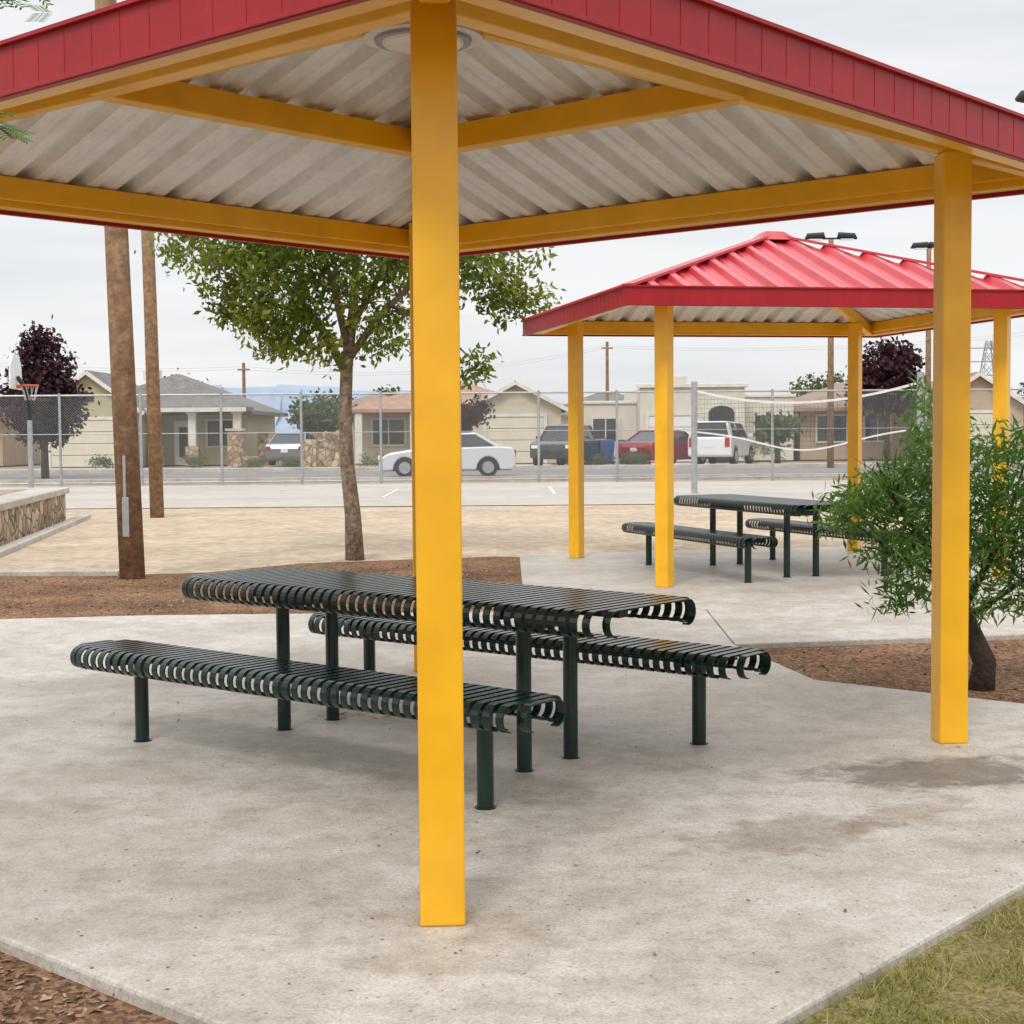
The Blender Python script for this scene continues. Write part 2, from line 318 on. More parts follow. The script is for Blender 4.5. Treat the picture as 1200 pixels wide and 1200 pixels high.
# ------------------------------------------------------------------ picnic table
def slats(pt,x0,y0,W,z,r,Lh,pitch=.058,bw=.036,th=.006):
    nsl=int(2*Lh/pitch)
    for i in range(nsl+1):
        x=x0-Lh+(2*Lh)*i/nsl
        dd=Lh-abs(x-x0); cr=.12
        w=W/2-(cr-math.sqrt(max(0,cr*cr-(cr-dd)**2)) if dd<cr else 0)*.6
        path=[]
        for k in range(10):
            a=R(-88+ k*(178/9)); path.append((-w+r - r*math.cos(a), z-r + r*math.sin(a), -math.cos(a), math.sin(a)))
        path.append((0,z,0,1))
        for k in range(10):
            a=R(90-k*(178/9)); path.append((w-r + r*math.cos(a), z-r + r*math.sin(a), math.cos(a), math.sin(a)))
        vs=[];fs=[]
        for (y,zz,ny,nz) in path:
            vs+= [(x-bw/2,y0+y,zz),(x+bw/2,y0+y,zz),(x+bw/2,y0+y-ny*th,zz-nz*th),(x-bw/2,y0+y-ny*th,zz-nz*th)]
        for k in range(len(path)-1):
            a=4*k
            for j in range(4): fs.append((a+j,a+(j+1)%4,a+4+(j+1)%4,a+4+j))
        fs+= [(3,2,1,0),tuple(range(len(vs)-4,len(vs)))]
        pt.add(vs,fs)
def picnic(loc,rot):
    t=Thing('picnic_table',loc,rot); Lh=1.34
    s=t.part('table_top','green'); slats(s,0,0,.80,.76,.058,Lh)
    for yy in (-.3,-.1,.1,.3): s.bx(-Lh+.03,Lh-.03,yy-.015,yy+.015,.740,.753)
    for sg in (-1,1): s.tube([(-Lh+.06,sg*.335,.655),(Lh-.06,sg*.335,.655)],.008,n=6)
    for nm,yy,Lb,x0 in (('seat_near',-.79,1.42,-.05),('seat_far',.79,1.42,-.04)):
        s=t.part(nm,'green'); slats(s,x0,yy,.40,.46,.055,Lb)
        for d in (-.11,.0,.11): s.bx(x0-Lb+.03,x0+Lb-.03,yy+d-.015,yy+d+.015,.440,.453)
        for sg in (-1,1): s.tube([(x0-Lb+.06,yy+sg*.14,.36),(x0+Lb-.06,yy+sg*.14,.36)],.007,n=6)
    f=t.part('frame','green',bevel=.004)
    for x in (-.78,.78):
        f.bx(x-.03,x+.03,-.34,.34,.688,.738); f.bx(x-.028,x+.028,-.14,.14,.62,.686)
    for x in (-1.12,1.08):
        for yy in (-.79,.79): f.bx(x-.03,x+.03,yy-.17,yy+.17,.388,.437)
    f.bx(-1.2,1.2,-.035,.035,.692,.735)
    for yy in (-.79,.79): f.bx(-1.25,1.2,yy-.025,yy+.025,.394,.433)
    g=t.part('legs','green',smooth=False)
    for x in (-.78,.78):
        for yy in (-.17,.17): g.tube([(x,yy,0),(x,yy,.69)],.034,n=24); g.tube([(x,yy,0),(x,yy,.006)],.044,n=16)
    for x in (-1.12,1.08):
        for yy in (-.79,.79): g.tube([(x,yy,0),(x,yy,.39)],.034,n=24); g.tube([(x,yy,0),(x,yy,.006)],.044,n=16)
    return t.done()
picnic((-.45,7.35,0),R(-39.3))
picnic((2.66,16.3,-.003),R(-69))
# ------------------------------------------------------------------ poles left
p=Thing('utility_pole'); s=p.part('pole','wood',smooth=True); s.tube([(-4.07,16.4,-.1),(-4.15,16.4,3),(-4.34,16.5,9.5)],[.135,.125,.10],n=20)
s=p.part('cover_plate','steel',bevel=.004); s.box(-4.095,16.265,.62,.07,.03,.42); s.box(-4.10,16.262,1.05,.03,.03,.44); p.done()
p=Thing('utility_pole'); s=p.part('pole','wood',smooth=True); s.tube([(-6.57,28.4,-.1),(-6.62,28.4,4),(-6.74,28.4,10)],[.13,.12,.10],n=16)
s=p.part('crossarm','wood'); s.box(-6.74,28.4,9.6,2.2,.1,.12); p.done()
# ------------------------------------------------------------------ foliage
def quadmesh(name,v,m,k):
    n=len(v)//k; me=bpy.data.meshes.new(name); me.vertices.add(k*n); me.vertices.foreach_set('co',v.ravel())
    me.loops.add(k*n); me.loops.foreach_set('vertex_index',np.arange(k*n)); me.polygons.add(n)
    me.polygons.foreach_set('loop_start',np.arange(n)*k); me.polygons.foreach_set('loop_total',np.full(n,k))
    me.update(); me.materials.append(m); o=bpy.data.objects.new(name,me); sc.collection.objects.link(o); return o
def leaves(name,clumps,m,size,aspect=.5,sub=.13,droop=0,per=26,seed=1,mult=1.0):
    g=np.random.default_rng(seed); P=[]
    for (x,y,z,rx,ry,rz,n) in clumps:
        ns=max(1,int(n*mult)//per)
        d=g.normal(size=(ns,3)); d/=np.linalg.norm(d,axis=1)[:,None]
        rad=g.random(ns)**.40
        c=d*rad[:,None]*np.array([rx,ry,rz])*1.06+np.array([x,y,z])
        P.append(np.repeat(c,per,axis=0)+g.normal(size=(ns*per,3))*sub*np.array([1,1,.75]))
    P=np.concatenate(P); n=len(P)
    a=g.normal(size=(n,3)); a[:,2]-=droop; a/=np.linalg.norm(a,axis=1)[:,None]
    b=np.cross(a,g.normal(size=(n,3))); b/=np.linalg.norm(b,axis=1)[:,None]
    s=size*(.6+.8*g.random(n))[:,None]
    v=np.stack([P,P+a*s*.5+b*s*aspect*.5,P+a*s,P+a*s*.5-b*s*aspect*.5],axis=1).reshape(-1,3)
    return quadmesh(name,v,m,4)
LM=leafmat('shade_tree_leaf',[(.05,.09,.014),(.12,.18,.022),(.24,.29,.035),(.42,.42,.07)],.5)
LP=leafmat('plum_leaf',[(.014,.005,.009),(.045,.013,.02),(.09,.028,.036)],.2)
LB=leafmat('shrub_leaf',[(.05,.13,.025),(.13,.27,.05),(.27,.42,.10)],.5,.3)
LD=leafmat('distant_leaf',[(.04,.07,.02),(.09,.13,.04),(.16,.18,.07)],.2)
def tree(name,trunks,clumps,lm,bark,size,**k):
    t=bpy.data.objects.new(name,None); sc.collection.objects.link(t)
    s=Part('trunk',M[bark],smooth=True)
    for pts,rad in trunks: s.tube(pts,rad,n=10)
    o=s.make(); o.parent=t
    o=leaves('crown',clumps,lm,size,**k); o.parent=t
    return t
def twigs(base_pts,rnd,n,ln,rad):
    out=[]
    for i in range(n):
        p=Vector(rnd.choice(base_pts)); d=Vector((rnd.uniform(-1,1),rnd.uniform(-1,1),rnd.uniform(-.2,1))).normalized()
        q=p+d*ln*.5+Vector((0,0,.04)); out.append(([p,q,p+d*ln],[rad,rad*.6,rad*.25]))
    return out
bx,by=-1.91,18.6
tr=[([(bx,by,-.1),(bx-.02,by,.5),(bx-.08,by,1.1),(bx-.1,by+.02,1.7),(bx-.07,by,2.3),(bx+.02,by,3.0),(bx+.1,by,4.2)],[.12,.098,.086,.08,.075,.055,.03]),
 ([(bx-.07,by,2.2),(bx-.4,by+.1,2.8),(bx-.9,by+.1,3.4),(bx-1.5,by,4.0)],[.06,.045,.03,.015]),
 ([(bx-.07,by,2.35),(bx+.35,by-.1,2.9),(bx+.9,by-.2,3.4),(bx+1.6,by-.1,3.7)],[.05,.04,.028,.012]),
 ([(bx-.05,by,2.5),(bx-.2,by-.3,3.3),(bx-.5,by-.5,4.2)],[.05,.035,.015]),
 ([(bx+.02,by,2.8),(bx+.4,by+.4,3.6),(bx+.7,by+.6,4.4)],[.04,.03,.012]),
 ([(bx-.5,by+.1,2.9),(bx-1.1,by-.2,3.1),(bx-1.7,by-.3,3.6)],[.03,.02,.01]),
 ([(bx+.5,by-.1,3.0),(bx+1.1,by,2.7),(bx+1.45,by,2.35)],[.025,.018,.008])]
tr+=twigs([(bx-.9,by+.1,3.4),(bx-.4,by+.1,2.8),(bx+.9,by-.2,3.4),(bx+.35,by-.1,2.9),(bx-.2,by-.3,3.3),(bx+.02,by,3.0),(bx-1.1,by-.2,3.1)],random.Random(4),26,.7,.012)
cl=[(bx,by,4.8,1.9,1.7,1.2,8000),(bx-1.5,by,3.95,.85,1.0,.6,4400),(bx-.9,by-.2,3.35,.8,.9,.55,4300),(bx-.85,by,2.75,.5,.5,.3,1700),(bx+1.3,by,3.55,.95,1.0,.55,4200),(bx+.35,by-.2,3.35,.8,.9,.6,2700),
 (bx+.3,by,2.65,.45,.4,.25,700),(bx-.35,by,2.5,.35,.35,.2,500),(bx+1.5,by,2.25,.2,.2,.16,360),(bx+1.95,by,3.1,.4,.4,.24,1000),(bx-1.4,by,3.0,.35,.4,.25,700),(bx,by-.6,3.95,1.3,.6,.5,2700)]
tree('shade_tree',tr,cl,LM,'bark',.095,aspect=.42,sub=.10,droop=.5,seed=3,per=22,mult=.70)
x,y=-16.4,54.
tree('purple_leaf_tree',[([(x,y,-.1),(x,y,1.5),(x+.2,y,3)],[.15,.12,.05])],[(x,y,3.6,1.0,1,1.2,2600),(x-.6,y,2.7,.9,.9,.9,2000),(x+.5,y,2.6,.9,.9,.9,2000),(x,y,1.8,.9,.8,.6,1200),(x-.1,y,4.7,.45,.4,.45,500)],LP,'darkbark',.2,aspect=.6,sub=.2,seed=5)
x,y=17.6,72
tree('purple_leaf_tree',[([(x,y,-.1),(x,y,2),(x+.2,y,3)],[.15,.12,.05])],[(x,y,4.2,1.4,1,1.2,2600),(x-.6,y,3.2,1.1,.9,.9,1500),(x+.8,y,3.2,1.1,.9,1.,1500)],LP,'darkbark',.25,aspect=.6,sub=.25,seed=6)
x,y=-1.9,68
tree('small_tree',[([(x,y,-.1),(x,y,1.2),(x+.2,y,2)],[.1,.08,.04])],[(x,y,2.2,.7,.6,.5,800),(x+.4,y,2.5,.5,.5,.4,400)],LP,'darkbark',.2,aspect=.6,sub=.2,seed=7)
for i,(x,y,h,rr) in enumerate([(-9.6,78,3.2,1.3),(11.6,67,2.0,.6),(-36,95,4,3),(-24,110,4,3.2),(-10,120,3.6,3),(22,110,4.2,3),(36,100,4,3)]):
    tree('distant_tree',[([(x,y,-.1),(x,y,h*.6)],[.15,.08])],[(x,y,h*.75,rr,rr,rr*.7,int(1200*rr))],LD,'darkbark',.28,aspect=.6,sub=.3,seed=20+i)
for i,(px,d,h) in enumerate([(443,64,.8),(690,64.5,.6),(700,65,.7),(740,63.5,.8),(752,64,.6),(560,66,.5),(340,66,.5),(300,64.5,.5),(890,66,1.3),(120,67,.6),(230,69,.7)]):
    x=(px-600)/1800*d
    leaves('yard_shrub',[(x,d,h*.4,h*.8,h*.6,h*.45,500)],LD,.14,aspect=.3,sub=.12,seed=40+i)
# shrub by the post
bx,by=2.76,9.0
tr=[([(bx,by,-.05),(bx+.02,by,.12),(bx-.06,by,.3),(bx-.12,by-.02,.45),(bx-.16,by,.6)],[.085,.07,.058,.05,.035]),
 ([(bx-.1,by,.4),(bx-.3,by-.05,.75),(bx-.55,by-.1,1.1),(bx-.62,by,1.3)],[.03,.02,.014,.006]),
 ([(bx-.15,by,.55),(bx-.2,by,.95),(bx-.28,by+.05,1.45)],[.028,.016,.006]),
 ([(bx-.1,by,.45),(bx+.15,by+.1,.85),(bx+.3,by+.15,1.3)],[.028,.016,.006]),
 ([(bx-.2,by,.6),(bx-.5,by-.1,.75),(bx-.85,by-.1,1.0)],[.018,.012,.005]),
 ([(bx-.05,by,.4),(bx+.2,by-.1,.6),(bx+.4,by-.1,.8)],[.02,.012,.005])]
tr+=twigs([(bx-.3,by-.05,.75),(bx-.55,by-.1,1.1),(bx-.2,by,.95),(bx+.15,by+.1,.85),(bx-.5,by-.1,.75),(bx+.2,by-.1,.6)],random.Random(9),40,.32,.005)
cl=[(bx-.45,by,1.08,.33,.35,.24,3000),(bx-.2,by,1.35,.25,.3,.22,1700),(bx+.2,by+.1,1.1,.3,.3,.30,2600),(bx-.45,by-.1,.75,.3,.3,.16,1400),(bx+.3,by,.72,.3,.25,.2,1600),(bx-.80,by-.1,1.0,.16,.2,.14,800),(bx-.05,by,.85,.28,.25,.2,1100),(bx-.33,by,1.62,.10,.10,.12,260),(bx-.5,by-.1,.52,.14,.15,.1,350),(bx-.1,by-.1,.50,.17,.12,.1,350),(bx+.2,by-.1,.48,.2,.12,.08,350),(bx+.25,by,1.42,.15,.15,.1,350)]
tree('leafy_shrub',tr,cl,LB,'darkbark',.078,aspect=.19,sub=.05,droop=.1,per=16,seed=9,mult=.66)
bx,by=-2.6,2.4
def pinnate(pt,p0,d,Ln):
    p0=Vector(p0); d=Vector(d).normalized(); sd=d.cross(Vector((0,0,1))).normalized(); nn=10
    pt.tube([p0,p0+d*Ln],.0008,n=4)
    for i in range(nn):
        q=p0+d*Ln*(i+.5)/nn
        for s_ in (-1,1):
            e_=q+sd*s_*.022+d*.008; wv=d*.003
            pt.add([q,q*.5+e_*.5+wv,e_,q*.5+e_*.5-wv],[(0,1,2,3)])
t=bpy.data.objects.new('mesquite_tree',None); sc.collection.objects.link(t)
s=Part('trunk',M['bark'],smooth=True); s.tube([(bx,by,-.1),(bx-.1,by,1),(bx,by+.1,2.0),(bx+.2,by+.2,2.8)],[.11,.09,.07,.05],n=12)
s.tube([(bx+.1,by+.2,2.5),(-1.8,2.8,2.62),(-1.25,3.0,2.45),(-.93,3.1,2.37)],[.04,.02,.008,.002],n=6)
s.tube([(-1.9,2.75,2.6),(-1.4,3.0,2.3),(-1.08,3.05,2.16),(-.97,3.05,2.08)],[.012,.006,.003,.001],n=6)
o=s.make(); o.parent=t
lp=Part('crown',LB)
for i in range(190):
    u=random.random(); c=Vector((-1.55+u*.74,2.9+random.uniform(-.15,.25),2.47-u*.10+random.uniform(-.05,.08)))
    pinnate(lp,c,(random.uniform(-.3,1),random.uniform(-1,1),random.uniform(-.5,.3)),random.uniform(.05,.1))
for i in range(22):
    u=random.random(); c=Vector((-1.25+u*.28,3.05,2.24-u*.15+random.uniform(-.01,.01))); pinnate(lp,c,(random.uniform(.2,1),random.uniform(-1,1),random.uniform(-.6,0)),random.uniform(.05,.08))
o=lp.make(); o.parent=t
# ------------------------------------------------------------------ grass, gravel, litter
GM=leafmat('grass_blade',[(.13,.15,.025),(.22,.24,.04),(.38,.34,.12),(.55,.46,.26)],.3,.35)
def scatter_tris(name,pts,hgt,wid,m,lean=.5,seed=1):
    g=np.random.default_rng(seed); n=len(pts); a=g.random(n)*6.283
    dx=np.stack([np.cos(a),np.sin(a),np.zeros(n)],1); h=hgt*(.4+g.random(n))[:,None]
    b=g.normal(size=(n,3))*lean; b[:,2]=1; b/=np.linalg.norm(b,axis=1)[:,None]
    return quadmesh(name,np.stack([pts-dx*wid,pts+dx*wid,pts+b*h],1).reshape(-1,3),m,3)
def world(lx,ly,z):
    c,s_=math.cos(A1),math.sin(A1); return np.stack([Mc.x+c*lx-s_*ly,Mc.y+s_*lx+c*ly,np.full(len(lx),z)],1)
sheet('grass_soil',[e(2.9,-7),e(8,-7),e(8,2.2),e(2.9,2.2)],-.034,M['soil'])
n=60000; gx=2.99+rng.random(n)**1.1*1.7; gy=-3.6+rng.random(n)*4.3
pts=world(gx,gy,-.034)
keep=(np.sin(pts[:,0]*13+np.sin(pts[:,1]*5))+np.sin(pts[:,1]*15+1)+np.sin(pts[:,0]*41+pts[:,1]*37)*.6+rng.normal(size=n)*.9)>-.5
scatter_tris('lawn_grass',pts[keep],.042,.0024,GM,lean=.9,seed=2)
CH=leafmat('wood_chip',[(.07,.035,.02),(.17,.095,.055),(.30,.19,.115),(.45,.34,.24)],0)
def flakes(name,P,size,m,seed,asp=.4,tilt=.5):
    g=np.random.default_rng(seed); n=len(P); a=g.normal(size=(n,3)); a[:,2]*=tilt*.5; a/=np.linalg.norm(a,axis=1)[:,None]
    up=np.array([0,0,1.])+g.normal(size=(n,3))*tilt*.5; b=np.cross(up,a); b/=np.linalg.norm(b,axis=1)[:,None]
    s=size*(.4+1.2*g.random(n)**2)[:,None]; P=P.copy(); P[:,2]+=s[:,0]*.25
    v=np.stack([P-a*s-b*s*asp,P+a*s*.8-b*s*asp*.8,P+a*s+b*s*asp,P-a*s*.7+b*s*asp],1).reshape(-1,3)
    return quadmesh(name,v,m,4)
n=12000; P1=world(-3.5+rng.random(n)*5,SY-.02-rng.random(n)*1.4,-.042)
n=12000; P2=np.stack([-6+rng.random(n)*8,12.75+rng.random(n)*5.2,np.full(n,-.042)],1); P2=P2[(P2[:,0]<0)]
P2=P2[(P2[:,1]>12.8)&((P2[:,1]<16.6)|(P2[:,0]>-3))]
n=6000; lx=-.5+rng.random(n)*5; ly=2.98+rng.random(n)*3; P3=world(lx,ly,-.042); P3=P3[(P3[:,0]>1.6)&(P3[:,1]<10.65+(P3[:,0]-1.63)*.16)]
flakes('bark_chips',np.concatenate([P1,P2,P3]),.012,CH,4)
DL=leafmat('dry_leaf',[(.14,.08,.03),(.32,.24,.09),(.20,.20,.06)],.1)
n=170; Q=np.stack([-3+rng.random(n)*6,3.9+rng.random(n)*7,np.full(n,.001)],1)
Qp=np.stack([-.85+rng.normal(size=26)*.09,8.05+rng.normal(size=26)*.05,np.full(26,.001)],1)
n=120; Q2=world(-3.0+rng.random(n)*3,SY-.05-rng.random(n)*1.0,-.03)
n=14; Q3=world(3.05+rng.random(n)*.8,-2.6+rng.random(n)*2,-.0)
flakes('leaf_litter',Q,.009,DL,8,tilt=.2); flakes('leaf_litter',Qp,.018,DL,18,tilt=.4); flakes('leaf_litter',Q2,.026,DL,9,asp=.3,tilt=.5); flakes('leaf_litter',Q3,.028,DL,19,asp=.35,tilt=.5)
n=1400; Q=np.stack([-3.5+rng.random(n)*7,3.9+rng.random(n)*8,np.full(n,.0005)],1); flakes('grit',Q,.004,CH,10,asp=.8,tilt=.2)
# ------------------------------------------------------------------ chain link fence
def gridmat(name,pitch,wd,col,diag=True,metal=.3):
    m,nt,b=newmat(name); L=nt.links.new; tc=N(nt,'ShaderNodeTexCoord'); sp=N(nt,'ShaderNodeSeparateXYZ'); L(tc.outputs['Object'],sp.inputs[0])
    def Mth(op,a,b_=None):
        n=N(nt,'ShaderNodeMath',operation=op)
        for i,v in enumerate((a,b_)):
            if v is None: continue
            if isinstance(v,(int,float)): n.inputs[i].default_value=v
            else: L(v,n.inputs[i])
        return n.outputs[0]
    X,Z=sp.outputs['X'],sp.outputs['Z']
    if diag: a,c=Mth('ADD',X,Z),Mth('SUBTRACT',X,Z)
    else: a,c=X,Z
    fs=[Mth('LESS_THAN',Mth('FRACT',Mth('DIVIDE',Mth('ADD',q,1000),pitch)),wd/pitch) for q in (a,c)]
    f=Mth('MAXIMUM',*fs); b.inputs['Base Color'].default_value=(*col,1); b.inputs['Metallic'].default_value=metal; b.inputs['Roughness'].default_value=.5
    tr=N(nt,'ShaderNodeBsdfTransparent'); ms=N(nt,'ShaderNodeMixShader'); L(f,ms.inputs[0]); L(tr.outputs[0],ms.inputs[1]); L(b.outputs[0],ms.inputs[2]); L(ms.outputs[0],nt.nodes['Material Output'].inputs['Surface'])
    return m
M['chain']=gridmat('chain_link',.08,.006,(.42,.43,.44))
M['net']=gridmat('volleyball_net',.11,.006,(.05,.05,.05),diag=False,metal=0)
fx0,fy0,fx1,fy1=-26,44.6,24,47.2; fl=math.hypot(fx1-fx0,fy1-fy0)
t=Thing('chain_link_fence',(fx0,fy0,0),math.atan2(fy1-fy0,fx1-fx0))
s=t.part('mesh','chain'); s.add([(0,0,0),(fl,0,0),(fl,0,2.62),(0,0,2.62)],[(0,1,2,3)])
s=t.part('posts','steel')
x=1.0
while x<fl: s.tube([(x,-.05,-.1),(x,-.05,2.7)],.04,n=8); x+=2.35
s.tube([(0,-.02,2.64),(fl,-.02,2.64)],.028,n=8); s.tube([(0,-.02,1.5),(fl,-.02,1.5)],.012,n=6); s.tube([(0,-.02,.06),(fl,-.02,.06)],.02,n=6); t.done()
# ------------------------------------------------------------------ basketball hoop
t=Thing('basketball_hoop',(-13.3,42.5,0),R(8))
s=t.part('pole','dark'); s.tube([(0,0,-.1),(0,0,2.2),(-.05,0,2.7),(-.3,0,3.1)],.06,n=10)
s=t.part('pole_pad','steel'); s.tube([(0,0,0),(0,0,1.9)],.07,n=10)
s=t.part('backboard','white',bevel=.03); s.yz([(-.85,2.75),(.85,2.75),(.9,3.0),(.8,3.45),(.45,3.72),(-.45,3.72),(-.8,3.45),(-.9,3.0)],-.38,-.32)
s=t.part('rim','orange'); pts=[(.02+.23*math.cos(a),.23*math.sin(a),2.86) for a in np.linspace(0,6.283,20)]; s.tube(pts,.022,n=6,cap=False); s.bx(-.32,-.2,-.09,.09,2.78,2.88)
s=t.part('hoop_net','white')
for i in range(10):
    a=i*.628; s.tube([(.02+.23*math.cos(a),.23*math.sin(a),2.85),(.02+.13*math.cos(a+.4),.13*math.sin(a+.4),2.45)],.006,n=4)
t.done()
# ------------------------------------------------------------------ volleyball net
a=Vector((4.4,37.,0)); b=Vector((8.45,31.8,0)); d=b-a; ln=d.length
t=Thing('volleyball_net',a,math.atan2(d.y,d.x))
s=t.part('poles','steel'); s.tube([(0,0,-.1),(0,0,2.65)],.075,n=12); s.tube([(ln,0,-.1),(ln,0,2.65)],.07,n=12)
s=t.part('net','net'); tp=t.part('bands','white'); nn=24; vs=[];fs=[]
top=[];bot=[]
for i in range(nn+1):
    u=i/nn; x=.1+u*(ln-.2); zt=2.42-.42*4*u*(1-u)*.8; zb=zt-.98+.08*math.sin(u*9); vs+=[(x,.05*math.sin(u*6),zb),(x,.0,zt)]; top.append((x,0,zt)); bot.append((x,.05*math.sin(u*6),zb))
for i in range(nn): fs.append((2*i,2*i+2,2*i+3,2*i+1))
s.add(vs,fs)
for q,hh in ((top,.05),(bot,.035)):
    for i in range(nn): tp.beam(q[i],q[i+1],.01,hh)
t.done()
# ------------------------------------------------------------------ houses
M['st1']=mat('olive_stucco',(.47,.43,.27),(.41,.37,.24),rough=.9)
M['st2']=mat('cream_stucco',(.58,.52,.39),(.52,.46,.34),rough=.9)
M['st3']=mat('pale_stucco',(.66,.61,.52),(.58,.54,.46),rough=.9)
M['st4']=mat('tan_stucco',(.48,.36,.26),(.42,.31,.22),rough=.9)
M['rf1']=mat('grey_shingle',(.21,.20,.185),(.15,.14,.13),rough=.9,scale=2,fine=(6,.2)); M['rf2']=mat('terracotta_shingle',(.42,.26,.19),(.32,.19,.13),rough=.9,scale=2,fine=(6,.2)); M['rf4']=mat('brown_shingle',(.33,.235,.18),(.25,.175,.13),rough=.9,scale=2,fine=(6,.2))
M['trim']=mat('light_trim',(.72,.70,.62),rough=.8)
M['garage']=mat('garage_door_paint',(.66,.61,.48),(.6,.56,.44),rough=.6)
def hip(pt,x0,x1,y0,y1,ze,zr,o=.45):
    x0-=o;x1+=o;y0-=o;y1+=o; w=(y1-y0)/2; ym=(y0+y1)/2
    wide=x1-x0>=y1-y0
    if wide: r0=(x0+w,ym,zr); r1=(x1-w,ym,zr)
    else: w=(x1-x0)/2; xm=(x0+x1)/2; r0=(xm,y0+w,zr); r1=(xm,y1-w,zr)
    v=[(x0,y0,ze),(x1,y0,ze),(x1,y1,ze),(x0,y1,ze),r0,r1,(x0,y0,ze-.18),(x1,y0,ze-.18),(x1,y1,ze-.18),(x0,y1,ze-.18)]
    f=[(0,1,5,4),(1,2,5),(2,3,4,5),(3,0,4)] if wide else [(0,1,4),(1,2,5,4),(2,3,5),(3,0,4,5)]
    f+=[(6,7,1,0),(7,8,2,1),(8,9,3,2),(9,6,0,3),(9,8,7,6)]; pt.add(v,f)
def gable(t,wall,roof,x0,x1,y0,y1,ze,zr,o=.35):
    xm=(x0+x1)/2; wall.xz([(x0,0),(x1,0),(x1,ze),(xm,zr),(x0,ze)],y0,y1)
    sl=(zr-ze)/(xm-x0); X0=x0-o;X1=x1+o;Z=ze-sl*o; th=.14
    roof.xz([(X0,Z+.02),(xm,zr+.02),(X1,Z+.02),(X1,Z+th),(xm,zr+th+.03),(X0,Z+th)],y0-o,y1)
    tr=t.part('barge_boards','trim')
    tr.beam((X0,y0-o-.03,Z+.06),(xm,y0-o-.03,zr+.07),.05,.17); tr.beam((X1,y0-o-.035,Z+.06),(xm,y0-o-.035,zr+.07),.05,.17)
def window(t,x,z,w,h,y):
    if not hasattr(t,'gl'): t.gl=t.part('windows','glass'); t.fr=t.part('window_frames','trim')
    t.gl.bx(x-w/2,x+w/2,y-.02,y+.05,z-h/2,z+h/2)
    f=t.fr; b=.08
    f.bx(x-w/2-b,x+w/2+b,y-.06,y+.03,z+h/2,z+h/2+b); f.bx(x-w/2-b,x+w/2+b,y-.08,y+.03,z-h/2-b,z-h/2)
    f.bx(x-w/2-b,x-w/2,y-.06,y+.03,z-h/2,z+h/2); f.bx(x+w/2,x+w/2+b,y-.06,y+.03,z-h/2,z+h/2); f.bx(x-.025,x+.025,y-.05,y+.02,z-h/2,z+h/2)
def garage(t,x0,x1,y,h=2.15,m='garage'):
    g=t.part('garage_door',m,bevel=.02)
    for i in range(4): g.bx(x0,x1,y-.06,y+.05,i*h/4+.01,(i+1)*h/4-.012)
    f=t.part('garage_trim','trim'); f.bx(x0-.15,x0-.003,y-.1,y+.05,0,h+.15); f.bx(x1+.003,x1+.15,y-.1,y+.05,0,h+.15); f.bx(x0,x1,y-.1,y+.05,h+.003,h+.15)
t=Thing('stucco_house'); W=t.part('walls','st1'); Rf=t.part('roof','rf1')
W.bx(-16.8,-12.6,73.5,82,0,2.55); W.bx(-21,-16.8,75,82,0,2.5); hip(Rf,-21,-12.6,73.2,83,2.55,4.5,.5)
gable(t,W,Rf,-21.6,-17.1,70.5,77,2.6,4.25); garage(t,-21.1,-18.0,70.47)
pc=t.part('porch_columns','trim',bevel=.03); ps=t.part('column_bases','stone')
for x in (-16.6,-14.9,-12.8): ps.box(x,71.9,.45,.6,.6,.9); pc.box(x,71.9,1.65,.36,.36,1.5); pc.box(x,71.9,2.45,.5,.5,.12)
Rf.bx(-17,-12.3,71.4,73.6,2.52,2.72); fb=t.part('porch_fascia','trim'); fb.bx(-17,-12.3,71.34,71.39,2.5,2.7)
window(t,-13.9,1.5,1.2,1.2,73.45); dr=t.part('door','white'); dr.bx(-16.1,-15.2,73.4,73.48,0,2.1); g=t.part('door_glass','dark'); g.bx(-15.85,-15.45,73.36,73.39,.4,1.8)
v=t.part('roof_vent','white'); v.bx(-18.5,-17.7,77.5,78.2,4.2,4.7); p_=t.part('gable_vent','dark'); p_.bx(-19.6,-19.1,70.44,70.49,3.0,3.4); t.done()
t=Thing('stucco_house'); W=t.part('walls','st2'); Rf=t.part('roof','rf2')
W.bx(-7.6,-1.9,74,83,0,2.5); hip(Rf,-7.6,1.6,73.5,83.5,2.5,4.2,.5); gable(t,W,Rf,-1.9,2.3,71.2,79,2.55,3.65); garage(t,-1.15,1.5,71.17)
window(t,-5.9,1.5,1.5,1.2,73.95); window(t,-3.4,1.5,1.0,1.2,73.95); dr=t.part('door','dark'); dr.bx(-2.6,-1.95,73.92,73.98,0,2.1)
pc=t.part('porch_columns','trim',bevel=.03)
for x in (-7.2,-4.6): pc.box(x,72.6,1.2,.35,.35,2.4)
Rf.bx(-7.9,-2.2,72.3,74,2.42,2.58); t.done()
t=Thing('stucco_house'); W=t.part('walls','st3',bevel=.03)
W.bx(3.1,6.0,73.5,82,0,2.75); W.bx(6.0,10.9,71.8,82,0,3.45); W.bx(10.9,13.4,73,82,0,3.0)
cp=t.part('parapet_caps','trim',bevel=.03); cp.bx(5.85,11.05,71.65,71.95,3.45,3.65); cp.bx(3.0,6,73.4,73.7,2.75,2.9); cp.bx(10.9,13.5,72.9,73.2,3.0,3.15)
def arch(x0,x1,zt):
    r=(x1-x0)/2; xm=(x0+x1)/2; return [(x0,0),(x1,0)]+[(xm+r*math.cos(a),zt-r*.6+r*.6*math.sin(a)) for a in np.linspace(0,math.pi,12)]
ar=t.part('recess_shade_panel','dark'); ar.xz(arch(9.2,10.4,2.6),71.70,71.75)  # flat dark panel: shade of the arched entry painted on, no real depth
